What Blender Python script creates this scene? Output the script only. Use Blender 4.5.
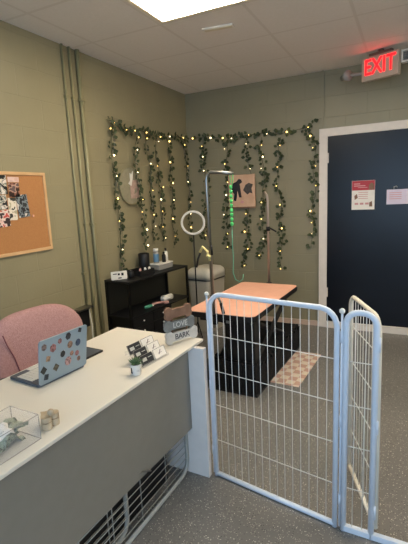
import bpy, bmesh, math, random
from mathutils import Vector, Matrix
random.seed(7)
PI = math.pi
C = bpy.context.scene.collection
for o in list(bpy.data.objects): bpy.data.objects.remove(o)

# ------------------------------------------------------------------ camera
cam = bpy.data.cameras.new('camera'); camo = bpy.data.objects.new('camera', cam); C.objects.link(camo)
r_ = Vector((0.89753, 0.43856, -0.04584)); f_ = Vector((-0.43923, 0.88002, -0.18066)).normalized()
r_ = (r_ - f_*r_.dot(f_)).normalized(); u_ = r_.cross(f_)
m = Matrix.Identity(4)
for i, vv in enumerate((r_, u_, -f_)):
    for j in range(3): m[j][i] = vv[j]
m.translation = (2.446, -4.608, 1.506)
camo.matrix_world = m
cam.sensor_fit = 'HORIZONTAL'; cam.sensor_width = 36; cam.lens = 415.75/408*36
cam.clip_start = 0.02
bpy.context.scene.camera = camo

# ------------------------------------------------------------------ light
def s2l(c):
    return tuple(((x/255)/12.92 if x/255 <= .04045 else ((x/255+.055)/1.055)**2.4) for x in c)
w = bpy.data.worlds.new('world'); bpy.context.scene.world = w; w.use_nodes = True
w.node_tree.nodes['Background'].inputs[0].default_value = (.55, .75, 1, 1)
w.node_tree.nodes['Background'].inputs[1].default_value = 1.0
def area(name, loc, rot, sx, sy, power, col):
    l = bpy.data.lights.new(name, 'AREA'); l.shape = 'RECTANGLE'; l.size = sx; l.size_y = sy
    l.energy = power; l.color = col
    o = bpy.data.objects.new(name, l); C.objects.link(o); o.location = loc; o.rotation_euler = rot
    return o
# daylight entering by the shop window behind the camera
area('window_daylight', (2.6, -6.93, 1.45), (PI/2, 0, 0), 3.0, 2.0, 46, (.50, .73, 1.0))
LIGHT_STRENGTH = 13.0
LIGHT_COLOR = (1.0, .86, .66)
vs = bpy.context.scene.view_settings
vs.view_transform = 'Standard'; vs.look = 'None'; vs.exposure = 0.70; vs.gamma = 1; vs.use_curve_mapping = False

# ------------------------------------------------------------------ materials
def mat(name, rgb, rough=.5, metal=0., rgb2=None, scale=20., bump=0., bscale=None, emis=None, estr=0, trans=0, alpha=1, ior=1.45, spec=.5, coat=0, thr=None, detail=3):
    mt = bpy.data.materials.new(name); mt.use_nodes = True
    n = mt.node_tree.nodes; L = mt.node_tree.links; b = n['Principled BSDF']
    c = s2l(rgb)+(1,)
    b.inputs['Base Color'].default_value = c
    b.inputs['Roughness'].default_value = rough; b.inputs['Metallic'].default_value = metal
    b.inputs['IOR'].default_value = ior; b.inputs['Specular IOR Level'].default_value = spec
    b.inputs['Transmission Weight'].default_value = trans; b.inputs['Alpha'].default_value = alpha
    b.inputs['Coat Weight'].default_value = coat
    if emis is not None:
        b.inputs['Emission Color'].default_value = tuple(emis)+(1,); b.inputs['Emission Strength'].default_value = estr
    if rgb2 is None: rgb2 = tuple(max(0, x*.975) for x in rgb)
    tc = n.new('ShaderNodeTexCoord'); ns = n.new('ShaderNodeTexNoise'); ns.inputs['Scale'].default_value = scale
    ns.inputs['Detail'].default_value = detail
    L.new(tc.outputs['Object'], ns.inputs['Vector'])
    rp = n.new('ShaderNodeValToRGB'); L.new(ns.outputs['Fac'], rp.inputs['Fac']); L.new(rp.outputs['Color'], b.inputs['Base Color'])
    e = rp.color_ramp.elements; e[0].position, e[1].position = thr if thr else (.3, .7)
    e[0].color = s2l(rgb2)+(1,); e[1].color = c
    if bump:
        bn = n.new('ShaderNodeTexNoise'); bn.inputs['Scale'].default_value = bscale or scale*3
        L.new(tc.outputs['Object'], bn.inputs['Vector'])
        bp = n.new('ShaderNodeBump'); bp.inputs['Strength'].default_value = bump; bp.inputs['Distance'].default_value = .01
        L.new(bn.outputs['Fac'], bp.inputs['Height']); L.new(bp.outputs['Normal'], b.inputs['Normal'])
    return mt

def block_wall(name, axis, rgb):
    mt = mat(name, rgb, .42, rgb2=tuple(x*.95 for x in rgb), scale=2.5)
    n = mt.node_tree.nodes; L = mt.node_tree.links; b = n['Principled BSDF']
    g = n.new('ShaderNodeNewGeometry'); sp = n.new('ShaderNodeSeparateXYZ'); L.new(g.outputs['Position'], sp.inputs[0])
    cb = n.new('ShaderNodeCombineXYZ'); L.new(sp.outputs['Y' if axis == 'x' else 'X'], cb.inputs[0]); L.new(sp.outputs['Z'], cb.inputs[1])
    br = n.new('ShaderNodeTexBrick'); L.new(cb.outputs[0], br.inputs['Vector'])
    br.inputs['Scale'].default_value = 1; br.inputs['Brick Width'].default_value = .406; br.inputs['Row Height'].default_value = .2035
    br.inputs['Mortar Size'].default_value = .0045; br.inputs['Mortar Smooth'].default_value = .7
    ns = n.new('ShaderNodeTexNoise'); ns.inputs['Scale'].default_value = 45; L.new(g.outputs['Position'], ns.inputs['Vector'])
    ma = n.new('ShaderNodeMath'); ma.operation = 'MULTIPLY_ADD'; L.new(br.outputs['Fac'], ma.inputs[0]); ma.inputs[1].default_value = -1.0
    m2 = n.new('ShaderNodeMath'); m2.operation = 'MULTIPLY'; L.new(ns.outputs['Fac'], m2.inputs[0]); m2.inputs[1].default_value = .35
    L.new(m2.outputs[0], ma.inputs[2])
    bp = n.new('ShaderNodeBump'); bp.inputs['Strength'].default_value = .45; bp.inputs['Distance'].default_value = .005
    L.new(ma.outputs[0], bp.inputs['Height']); L.new(bp.outputs['Normal'], b.inputs['Normal'])
    return mt

def floor_mat():
    mt = bpy.data.materials.new('speckled_epoxy_floor'); mt.use_nodes = True
    n = mt.node_tree.nodes; L = mt.node_tree.links; b = n['Principled BSDF']
    g = n.new('ShaderNodeNewGeometry')
    base = n.new('ShaderNodeTexNoise'); base.inputs['Scale'].default_value = 1.8; L.new(g.outputs['Position'], base.inputs['Vector'])
    r0 = n.new('ShaderNodeValToRGB'); L.new(base.outputs['Fac'], r0.inputs['Fac'])
    r0.color_ramp.elements[0].color = s2l((106, 104, 101))+(1,); r0.color_ramp.elements[1].color = s2l((126, 123, 118))+(1,)
    prev = r0.outputs['Color']
    for sc, thr, col, rnd in ((75, .15, (212, 206, 192), .80), (90, .17, (70, 68, 66), .60), (120, .2, (186, 180, 168), .5)):
        v = n.new('ShaderNodeTexVoronoi'); v.inputs['Scale'].default_value = sc; L.new(g.outputs['Position'], v.inputs['Vector'])
        lt = n.new('ShaderNodeMath'); lt.operation = 'LESS_THAN'; L.new(v.outputs['Distance'], lt.inputs[0]); lt.inputs[1].default_value = thr+.06
        sx = n.new('ShaderNodeSeparateColor'); L.new(v.outputs['Color'], sx.inputs[0])
        gt = n.new('ShaderNodeMath'); gt.operation = 'GREATER_THAN'; L.new(sx.outputs[0], gt.inputs[0]); gt.inputs[1].default_value = rnd
        mu = n.new('ShaderNodeMath'); mu.operation = 'MULTIPLY'; L.new(lt.outputs[0], mu.inputs[0]); L.new(gt.outputs[0], mu.inputs[1])
        mx = n.new('ShaderNodeMix'); mx.data_type = 'RGBA'; L.new(mu.outputs[0], mx.inputs['Factor'])
        L.new(prev, mx.inputs['A']); mx.inputs['B'].default_value = s2l(col)+(1,)
        prev = mx.outputs['Result']
    L.new(prev, b.inputs['Base Color']); b.inputs['Roughness'].default_value = .38
    bn = n.new('ShaderNodeTexNoise'); bn.inputs['Scale'].default_value = 30; L.new(g.outputs['Position'], bn.inputs['Vector'])
    bp = n.new('ShaderNodeBump'); bp.inputs['Strength'].default_value = .12; bp.inputs['Distance'].default_value = .005
    L.new(bn.outputs['Fac'], bp.inputs['Height']); L.new(bp.outputs['Normal'], b.inputs['Normal'])
    return mt

def ceiling_mat():
    mt = mat('ceiling_tile', (238, 232, 224), .85, rgb2=(234, 228, 219), scale=60)
    n = mt.node_tree.nodes; L = mt.node_tree.links; b = n['Principled BSDF']
    g = n.new('ShaderNodeNewGeometry'); sp = n.new('ShaderNodeSeparateXYZ'); L.new(g.outputs['Position'], sp.inputs[0])
    outs = []
    for ax, off in (('X', .83), ('Y', -1.87)):
        a = n.new('ShaderNodeMath'); a.operation = 'ADD'; L.new(sp.outputs[ax], a.inputs[0]); a.inputs[1].default_value = -off + .61*20 + .305
        md = n.new('ShaderNodeMath'); md.operation = 'MODULO'; L.new(a.outputs[0], md.inputs[0]); md.inputs[1].default_value = .61
        s = n.new('ShaderNodeMath'); s.operation = 'SUBTRACT'; L.new(md.outputs[0], s.inputs[0]); s.inputs[1].default_value = .305
        ab = n.new('ShaderNodeMath'); ab.operation = 'ABSOLUTE'; L.new(s.outputs[0], ab.inputs[0])
        lt = n.new('ShaderNodeMath'); lt.operation = 'LESS_THAN'; L.new(ab.outputs[0], lt.inputs[0]); lt.inputs[1].default_value = .011
        outs.append(lt.outputs[0])
    mxm = n.new('ShaderNodeMath'); mxm.operation = 'MAXIMUM'; L.new(outs[0], mxm.inputs[0]); L.new(outs[1], mxm.inputs[1])
    rp = [x for x in n if x.type == 'VALTORGB'][0]
    mx = n.new('ShaderNodeMix'); mx.data_type = 'RGBA'; L.new(mxm.outputs[0], mx.inputs['Factor']); L.new(rp.outputs['Color'], mx.inputs['A'])
    mx.inputs['B'].default_value = s2l((226, 219, 209))+(1,); L.new(mx.outputs['Result'], b.inputs['Base Color'])
    bp = n.new('ShaderNodeBump'); bp.inputs['Strength'].default_value = .15; bp.inputs['Distance'].default_value = .003
    L.new(mxm.outputs[0], bp.inputs['Height']); L.new(bp.outputs['Normal'], b.inputs['Normal'])
    return mt

def checker_mat(name, c1, c2, scale):
    mt = mat(name, c1, .85, scale=40); n = mt.node_tree.nodes; L = mt.node_tree.links; b = n['Principled BSDF']
    tc = n.new('ShaderNodeTexCoord'); mp = n.new('ShaderNodeMapping'); L.new(tc.outputs['Object'], mp.inputs[0]); mp.inputs['Location'].default_value = (0, 0, .031)
    ck = n.new('ShaderNodeTexChecker'); ck.inputs['Scale'].default_value = scale; L.new(mp.outputs[0], ck.inputs['Vector'])
    ck.inputs['Color1'].default_value = s2l(c1)+(1,); ck.inputs['Color2'].default_value = s2l(c2)+(1,)
    ns = n.new('ShaderNodeTexNoise'); ns.inputs['Scale'].default_value = 60; L.new(tc.outputs['Object'], ns.inputs['Vector'])
    mx = n.new('ShaderNodeMix'); mx.data_type = 'RGBA'; mx.blend_type = 'MULTIPLY'; mx.inputs['Factor'].default_value = .35
    L.new(ck.outputs['Color'], mx.inputs['A']); L.new(ns.outputs['Color'], mx.inputs['B']); L.new(mx.outputs['Result'], b.inputs['Base Color'])
    return mt

def photo_mat(name, cols, scale, seed):
    mt = mat(name, cols[0], .35); n = mt.node_tree.nodes; L = mt.node_tree.links; b = n['Principled BSDF']
    tc = n.new('ShaderNodeTexCoord'); mp = n.new('ShaderNodeMapping'); L.new(tc.outputs['Object'], mp.inputs[0]); mp.inputs['Location'].default_value = (seed, seed*1.7, seed*.3)
    ns = n.new('ShaderNodeTexNoise'); ns.inputs['Scale'].default_value = scale; ns.inputs['Detail'].default_value = 1.5; L.new(mp.outputs[0], ns.inputs['Vector'])
    rp = n.new('ShaderNodeValToRGB'); rp.color_ramp.interpolation = 'CONSTANT'; L.new(ns.outputs['Fac'], rp.inputs['Fac'])
    e = rp.color_ramp.elements; e[0].color = s2l(cols[0])+(1,); e[0].position = 0; e[1].color = s2l(cols[1])+(1,); e[1].position = .45
    for i, c in enumerate(cols[2:]):
        q = e.new(.52+.08*i); q.color = s2l(c)+(1,)
    L.new(rp.outputs['Color'], b.inputs['Base Color'])
    return mt

def marble_mat(name, rgb, rgb2, **k): return mat(name, rgb, rgb2=rgb2, **k)

M = {}
OLIVE = (154, 146, 116)
M['wall_l'] = block_wall('olive_block_wall_left', 'x', OLIVE)
M['wall_b'] = block_wall('olive_block_wall_back_shaded', 'y', (143, 136, 111))  # same olive paint, darkened because the back wall gets less light
M['floor'] = floor_mat(); M['ceiling'] = ceiling_mat()
M['white_wall'] = mat('white_wall_paint', (228, 224, 214), .6)
M['pipe'] = mat('olive_painted_pipe', (150, 143, 108), .4)
M['white'] = mat('white_paint', (226, 216, 206), .45)
M['door'] = mat('navy_door_paint', (8, 12, 21), .3, rgb2=(6, 9, 17), scale=5, bump=.05, bscale=60, coat=0, spec=.35)
M['base'] = mat('pale_pink_baseboard', (196, 172, 156), .6)
M['alum'] = mat('grey_aluminium', (165, 165, 165), .35, .8)
M['glass'] = mat('clear_glass', (255, 255, 255), .02, trans=1, rgb2=(250, 250, 250))
M['lens'] = mat('lit_ceiling_lens', (255, 250, 240), .5, emis=LIGHT_COLOR, estr=LIGHT_STRENGTH)
M['tframe'] = mat('cream_light_frame', (226, 216, 190), .5)
M['desk_top'] = mat('cream_laminate', (223, 218, 207), .38, rgb2=(220, 215, 204), scale=3)
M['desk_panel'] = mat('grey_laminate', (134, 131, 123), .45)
M['desk_leg'] = mat('white_laminate_leg', (226, 218, 212), .45)
M['gate'] = mat('daylit_white_powder_coat', (220, 228, 240), .45)  # white coat, tinted blue for the daylight falling on it
M['gate_wire'] = mat('white_coated_wire', (226, 226, 222), .4)
M['shaded_wire'] = mat('shaded_white_wire', (170, 168, 160), .4)  # white wire greyed for the dimness under the desk
M['peach'] = mat('peach_rubber_tabletop', (248, 190, 164), .6, rgb2=(242, 182, 156), scale=14, bump=.15, bscale=200)
M['black'] = mat('black_plastic', (22, 22, 24), .5, rgb2=(17, 17, 18))
M['blackm'] = mat('black_metal', (20, 20, 20), .4, .4)
M['black_rough'] = mat('black_ribbed_rubber', (20, 20, 22), .85, rgb2=(12, 12, 14), scale=50, bump=.6, bscale=80)
M['wall_shade'] = mat('shaded_wall_sheet', (36, 35, 28), .6)  # dark olive of the shaded wall seen through the shelf
M['chrome'] = mat('brushed_steel', (150, 150, 146), .32, 1)
M['darksteel'] = mat('dark_steel', (110, 108, 104), .35, .9)
M['pinkpost'] = mat('satin_steel_post', (176, 160, 148), .4, .7)
M['pink'] = mat('pink_woven_fabric', (190, 150, 148), .95, rgb2=(174, 132, 131), scale=90, bump=.5, bscale=220)
M['pinkseam'] = mat('dusky_pink_seam', (150, 100, 104), .95)
M['cork'] = mat('cork', (186, 132, 82), .9, rgb2=(178, 124, 76), scale=120, bump=.1)
M['pine'] = mat('pale_pine', (222, 182, 136), .55, rgb2=(208, 166, 118), scale=8)
M['laptop'] = mat('grey_blue_aluminium', (142, 160, 173), .4, .1)
M['laptop_dark'] = mat('slate_aluminium', (84, 94, 108), .4, .4)
M['keys'] = mat('pale_keycaps', (214, 212, 205), .6)
M['clear'] = mat('clear_acrylic', (240, 240, 238), .12, alpha=.10, rgb2=(236, 236, 234), ior=1.45)
M['bill'] = mat('green_grey_paper', (150, 160, 138), .9, rgb2=(52, 66, 52), scale=30, thr=(.42, .56))
M['stone'] = mat('pale_wood_stone', (206, 190, 164), .6, rgb2=(180, 160, 132), scale=30)
M['stone_d'] = mat('grey_brown_stone', (140, 120, 96), .7)
M['pot'] = mat('speckled_white_ceramic', (222, 219, 212), .4, rgb2=(150, 150, 146), scale=60, thr=(.25, .42))
M['leaf'] = mat('vine_leaf', (74, 84, 54), .6, rgb2=(46, 57, 36), scale=12)
M['succ'] = mat('succulent_green', (96, 120, 78), .55, rgb2=(60, 86, 56), scale=60)
M['soil'] = mat('dark_soil', (50, 40, 32), .95)
M['stem'] = mat('dark_green_wire', (50, 66, 42), .6)
M['bulb'] = mat('warm_bulb', (255, 210, 120), .3, emis=(1, .62, .16), estr=4.5)
M['bulbw'] = mat('pale_bulb', (255, 236, 190), .3, emis=(1, .80, .42), estr=5)
M['brown'] = mat('brown_wood', (140, 108, 88), .7, rgb2=(116, 84, 66), scale=25)
M['greyw'] = mat('grey_painted_wood', (128, 130, 128), .7, rgb2=(104, 106, 104), scale=30)
M['whitew'] = mat('whitewashed_wood', (208, 205, 198), .7, rgb2=(186, 183, 176), scale=30)
M['ltr_l'] = mat('pale_letter_paint', (196, 196, 190), .7)
M['ltr_d'] = mat('dark_letter_paint', (84, 82, 82), .7)
M['red_on'] = mat('red_lit_letters', (60, 0, 0), .8, emis=(1, .004, .006), estr=3.6)
M['signface'] = mat('cream_plastic', (186, 168, 150), .5)
M['greyplast'] = mat('grey_plastic', (150, 148, 142), .5)
M['trash'] = mat('warm_grey_plastic', (182, 174, 158), .35)
M['trash_l'] = mat('pale_grey_lid', (206, 200, 184), .35)
M['cardw'] = mat('white_card', (236, 230, 222), .6)
M['cardb'] = mat('black_card', (34, 36, 42), .5)
M['red'] = mat('red_print', (176, 50, 62), .5)
M['ink'] = mat('grey_ink', (120, 108, 108), .6)
M['pinkink'] = mat('pink_print', (206, 150, 150), .6)
M['ringw'] = mat('white_ring_diffuser', (226, 222, 214), .4)
M['bluel'] = mat('blue_label', (90, 130, 160), .5)
M['whitep'] = mat('white_plastic', (232, 228, 218), .4)
M['green'] = mat('bright_green_cord', (96, 214, 120), .45, rgb2=(76, 190, 100), scale=40)
M['teal'] = mat('teal_cord', (84, 160, 132), .5)
M['gold'] = mat('pale_yellow_webbing', (222, 206, 140), .7)
M['pinkhair'] = mat('pink_brush', (210, 160, 150), .6)
M['canvas'] = mat('peach_canvas', (214, 178, 150), .8, rgb2=(200, 160, 132), scale=12)
M['plaque'] = mat('grey_green_plaque', (158, 152, 128), .6, rgb2=(146, 140, 116), scale=30)
M['pinkpaper'] = mat('dusty_pink_card', (206, 176, 160), .7, rgb2=(176, 146, 132), scale=30)
M['mat'] = checker_mat('checked_mat', (240, 222, 200), (214, 174, 156), 14.5)
M['greyfur'] = mat('grey_ink_wash', (92, 86, 82), .8, rgb2=(60, 54, 52), scale=40)

# ------------------------------------------------------------------ geometry helpers
def obj(name, bm, m, parent=None, smooth=False, bev=0, loc=None):
    me = bpy.data.meshes.new(name); bmesh.ops.recalc_face_normals(bm, faces=bm.faces); bm.to_mesh(me); bm.free()
    for q in (m if isinstance(m, (list, tuple)) else [m]): me.materials.append(q)
    if smooth:
        for p in me.polygons: p.use_smooth = True
    o = bpy.data.objects.new(name, me); C.objects.link(o)
    if loc is not None: o.location = loc
    if parent is not None: o.parent = parent
    if bev:
        b = o.modifiers.new('bevel', 'BEVEL'); b.width = bev; b.segments = 2; b.limit_method = 'ANGLE'
    return o
def NB(): return bmesh.new()
def box(bm, x0, x1, y0, y1, z0, z1, mi=0, mtx=None):
    vs_ = [bm.verts.new((x, y, z)) for x in (x0, x1) for y in (y0, y1) for z in (z0, z1)]
    for f in ((0, 1, 3, 2), (4, 6, 7, 5), (0, 4, 5, 1), (2, 3, 7, 6), (0, 2, 6, 4), (1, 5, 7, 3)):
        fc = bm.faces.new([vs_[i] for i in f]); fc.material_index = mi
    if mtx: bmesh.ops.transform(bm, matrix=mtx, verts=vs_)
    return bm
def tube(bm, pts, r, seg=8, closed=False, caps=True, radii=None):
    pts = [Vector(p) for p in pts]; n = len(pts); rings = []; up = None
    for i, p in enumerate(pts):
        if closed: t = pts[(i+1) % n]-pts[i-1]
        elif i == 0: t = pts[1]-p
        elif i == n-1: t = p-pts[-2]
        else: t = (pts[i+1]-p).normalized()+(p-pts[i-1]).normalized()
        t = t.normalized() if t.length > 1e-9 else Vector((0, 0, 1))
        if up is None:
            up = Vector((0, 0, 1)) if abs(t.z) < .9 else Vector((1, 0, 0))
        a = up - t*up.dot(t)
        if a.length < 1e-5: a = t.orthogonal()
        a.normalize(); up = a; b = t.cross(a)
        rr = radii[i] if radii else r
        rings.append([bm.verts.new(p + (a*math.cos(k*2*PI/seg) + b*math.sin(k*2*PI/seg))*rr) for k in range(seg)])
    for i in range(n if closed else n-1):
        A, B = rings[i], rings[(i+1) % n]
        for k in range(seg): bm.faces.new((A[k], A[(k+1) % seg], B[(k+1) % seg], B[k]))
    if caps and not closed: bm.faces.new(rings[0][::-1]); bm.faces.new(rings[-1])
    return bm
def lathe(bm, prof, cx=0, cy=0, seg=20, cap=True):
    rings = [[bm.verts.new((cx+r*math.cos(k*2*PI/seg), cy+r*math.sin(k*2*PI/seg), z)) for k in range(seg)] for r, z in prof]
    for A, B in zip(rings, rings[1:]):
        for k in range(seg): bm.faces.new((A[k], A[(k+1) % seg], B[(k+1) % seg], B[k]))
    if cap:
        bm.faces.new(rings[0][::-1]); bm.faces.new(rings[-1])
    return bm
def prism(bm, pts, a, b, plane='xy', mi=0):
    """outline extruded from a to b; plane gives the axes of the outline"""
    def P(u, v, w):
        return {'xy': (u, v, w), 'xz': (u, w, v), 'yz': (w, u, v)}[plane]
    A = [bm.verts.new(P(u, v, a)) for u, v in pts]; B = [bm.verts.new(P(u, v, b)) for u, v in pts]
    f = [bm.faces.new(A), bm.faces.new(B[::-1])]
    for i in range(len(pts)):
        j = (i+1) % len(pts); f.append(bm.faces.new((A[i], B[i], B[j], A[j])))
    for q in f: q.material_index = mi
    return bm
def rrect(x0, x1, y0, y1, r, n=5, corners=(1, 1, 1, 1)):
    out = []
    for ci, (cx, cy, a0) in enumerate(((x1, y1, 0), (x0, y1, 90), (x0, y0, 180), (x1, y0, 270))):
        sx = -1 if cx == x1 else 1; sy = -1 if cy == y1 else 1
        if not corners[ci]: out.append((cx, cy)); continue
        for k in range(n+1):
            a = math.radians(a0+90*k/n); out.append((cx+sx*r+r*math.cos(a), cy+sy*r+r*math.sin(a)))
    return out
def tag(o, label, cat, group=None, kind=None):
    o['label'] = label; o['category'] = cat
    if group: o['group'] = group
    if kind: o['kind'] = kind
    return o
def thing(name, label, cat, loc=(0, 0, 0), rz=0, group=None):
    o = bpy.data.objects.new(name, None); C.objects.link(o); o.location = loc; o.rotation_euler = (0, 0, rz); o.empty_display_size = .05
    return tag(o, label, cat, group)
def struct(name, bm, m, **k):
    o = obj(name, bm, m, **k); o['kind'] = 'structure'; return o
def text(name, body, size, m, parent, loc, rot, ext=.001, sx=1.0, bold=0):
    cu = bpy.data.curves.new(name, 'FONT'); cu.body = body; cu.size = size; cu.extrude = ext; cu.align_x = 'CENTER'; cu.align_y = 'CENTER'; cu.offset = bold
    t = bpy.data.objects.new(name, cu); C.objects.link(t)
    dg = bpy.context.evaluated_depsgraph_get(); me = bpy.data.meshes.new_from_object(t.evaluated_get(dg)); me.name = name
    bpy.data.objects.remove(t)
    me.materials.clear(); me.materials.append(m)
    o = bpy.data.objects.new(name, me); C.objects.link(o); o.parent = parent; o.location = loc; o.rotation_euler = rot; o.scale = (sx, 1, 1)
    return o

# ================================================================== SETTING
ZC = 2.692; XR = 4.6; YF = -7.0
struct('floor', box(NB(), -.1, XR+.1, YF-.1, .1, -.1, 0), M['floor'])
struct('ceiling', box(NB(), -.1, XR+.1, YF-.1, .1, ZC, ZC+.1), M['ceiling'])
struct('wall_left', box(NB(), -.12, 0, YF-.1, .1, 0, ZC), M['wall_l'])
struct('wall_back', box(NB(), 0, XR, 0, .12, 0, ZC), M['wall_b'])
struct('wall_right', box(NB(), XR, XR+.12, YF-.1, .1, 0, ZC), M['white_wall'])
bm = NB()
box(bm, 0, .9, YF-.12, YF, 0, ZC); box(bm, 4.3, XR, YF-.12, YF, 0, ZC); box(bm, .9, 4.3, YF-.12, YF, 0, .35); box(bm, .9, 4.3, YF-.12, YF, 2.5, ZC)
struct('wall_front', bm, M['white_wall'])
win = bpy.data.objects.new('window_1', None); C.objects.link(win); win['kind'] = 'structure'; win.location = (2.6, YF-.06, 1.4)
bm = NB()
for x in (-1.7, -.58, .55, 1.66): box(bm, x, x+.04, -.03, .03, -1.05, 1.1)
box(bm, -1.7, 1.7, -.03, .03, -1.05, -1.0); box(bm, -1.7, 1.7, -.03, .03, 1.05, 1.1)
obj('window_frame', bm, M['alum'], win)
obj('window_pane', box(NB(), -1.66, 1.66, -.005, .005, -1.0, 1.05), M['glass'], win)

# door in the back wall, white casing, navy leaf
dr = bpy.data.objects.new('door_1', None); C.objects.link(dr); dr['kind'] = 'structure'; dr.location = (2.1, 0, 0)
obj('door_leaf', box(NB(), -.445, .50, -.022, -.001, .072, 2.045), M['door'], dr)
bm = NB(); box(bm, -.53, -.445, -.035, -.001, 0, 2.12); box(bm, .50, .585, -.035, -.001, 0, 2.12); box(bm, -.53, .585, -.038, -.001, 2.045, 2.125)
obj('door_frame', bm, M['white'], dr, bev=.003)
obj('threshold', box(NB(), -.445, .50, -.05, -.001, .0, .072), M['white'], dr, bev=.003)
for z in (.35, 1.78): obj('hinge', tube(NB(), [(-.44, -.03, z), (-.44, -.03, z+.1)], .008), M['white'], dr)
struct('baseboard_back', box(NB(), .0, 1.565, -.012, 0, 0, .055), M['base'])
struct('baseboard_left', box(NB(), 0, .01, -7, -.012, 0, .05), M['pipe'])
struct('trim_1', box(NB(), 1.588, 1.612, -.014, 0, 2.126, ZC), M['wall_b'])

# ================================================================== CEILING THINGS
def troffer(x0, y1, lx, ly, label):
    t = thing('ceiling_light', label, 'ceiling light', (x0+lx/2, y1-ly/2, ZC), 0, 'ceiling light panels')
    bm = NB(); fr = .035
    for a in ((-lx/2, lx/2, ly/2-fr, ly/2), (-lx/2, lx/2, -ly/2, -ly/2+fr), (-lx/2, -lx/2+fr, -ly/2+fr, ly/2-fr), (lx/2-fr, lx/2, -ly/2+fr, ly/2-fr)):
        box(bm, a[0], a[1], a[2], a[3], -.012, -.0005)
    obj('light_frame', bm, M['tframe'], t)
    obj('lens', box(NB(), -lx/2+fr, lx/2-fr, -ly/2+fr, ly/2-fr, -.018, -.001), M['lens'], t, bev=.004)
troffer(.86, -1.91, 1.22, .61, 'lit rectangular ceiling light panel above the end of the desk')
troffer(3.27, -1.87, 1.22, .61, 'extra ceiling light panel added unseen to light the right of the room')  # out-of-view fixture added to light the back wall and floor at right
t = thing('ceiling_reflection', 'pale strip standing in for a ceiling reflection by the light panel', 'reflection', (1.155, -1.61, ZC), math.radians(8))  # raised pale strip in place of a reflection on the ceiling
obj('reflection_rim', box(NB(), -.115, .115, -.03, .03, -.01, -.0005), M['whitep'], t, bev=.002)
obj('reflection_core', box(NB(), -.1, .1, -.018, .018, -.013, -.0101), M['tframe'], t)

# exit sign
t = thing('exit_sign', 'lit red EXIT sign in a cream housing under the ceiling', 'exit sign', (2.165, -.38, 2.45), math.radians(-22))
obj('housing', box(NB(), -.165, .165, -.025, .025, 0, .2), M['signface'], t, bev=.006)
text('lettering', 'EXIT', .185, M['red_on'], t, (0, -.027, .105), (PI/2, 0, 0), .002, .74, .0015)
bm = NB(); box(bm, -.1, .1, -.02, .02, .2, .222); box(bm, -.02, .02, -.012, .012, .222, ZC-2.45-.001)
obj('mounting_bracket', bm, M['darksteel'], t)
t = thing('emergency_light', 'small round-headed grey lamp left of the lit EXIT sign', 'emergency light', (1.93, -.33, 2.52))
bm = NB(); tube(bm, [(-.10, .03, 0), (-.06, 0, .005), (-.04, -.02, .006)], .04, 14, radii=[.025, .04, .05]); obj('lamp_head', bm, M['greyplast'], t, True)
bm = NB(); tube(bm, [(-.06, .01, .01), (0, .01, .01), (.082, .012, .01)], .014); obj('lamp_arm', bm, M['greyplast'], t, True)
t = thing('louvre_fixture', 'grey panel in a pale frame hanging right of the EXIT sign', 'light fixture', (2.47, -.4, 2.55), math.radians(-10))
bm = NB(); box(bm, -.14, .14, -.03, .03, 0, .012); box(bm, -.14, .14, -.03, .03, .088, .1); box(bm, -.14, -.128, -.03, .03, .012, .088); box(bm, .128, .14, -.03, .03, .012, .088)
obj('fixture_frame', bm, M['whitep'], t)
bm = NB(); box(bm, -.128, .128, .005, .028, .012, .088)
for k in range(5): box(bm, -.128, .128, -.02, .005, .022+k*.014, .026+k*.014)
obj('louvre', bm, M['greyplast'], t)
obj('hanger', box(NB(), -.02, .02, -.01, .01, .1, ZC-2.55-.001), M['darksteel'], t)

# ================================================================== LEFT WALL
for y, r, zb, lab in ((-1.985, .010, .62, 'leftmost thin olive conduit on the left wall'), (-1.908, .010, .02, 'middle thin olive conduit on the left wall'), (-1.825, .017, .02, 'thickest olive conduit, nearest the fairy-light vines')):
    t = thing('wall_conduit', lab, 'conduit', (0.0, y, 0), 0, 'painted conduits on the left wall')
    obj('pipe', tube(NB(), [(r+.004, 0, zb), (r+.004, 0, ZC-.002)], r, 10), M['pipe'], t, True)
    for z in ((.9, 2.3) if zb > .5 else (.3, 1.3, 2.3)): obj('strap', box(NB(), 0.001, 2*r+.008, -r-.006, r+.006, z, z+.02), M['pipe'], t)
t = thing('outlet_box', 'black plug box with a steel cover on the wall behind the chair', 'outlet', (0.0, -2.08, .47))
obj('box_body', box(NB(), .001, .06, -.055, .062, 0, .155), M['black'], t, bev=.004)
obj('cover_lip', box(NB(), .001, .09, -.075, .095, .156, .17), M['chrome'], t, bev=.002)
obj('cable', tube(NB(), [(.045, .075, .15), (.05, .09, .0), (.05, .085, -.2), (.04, .09, -.46)], .006), M['whitep'], t, True)

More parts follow.
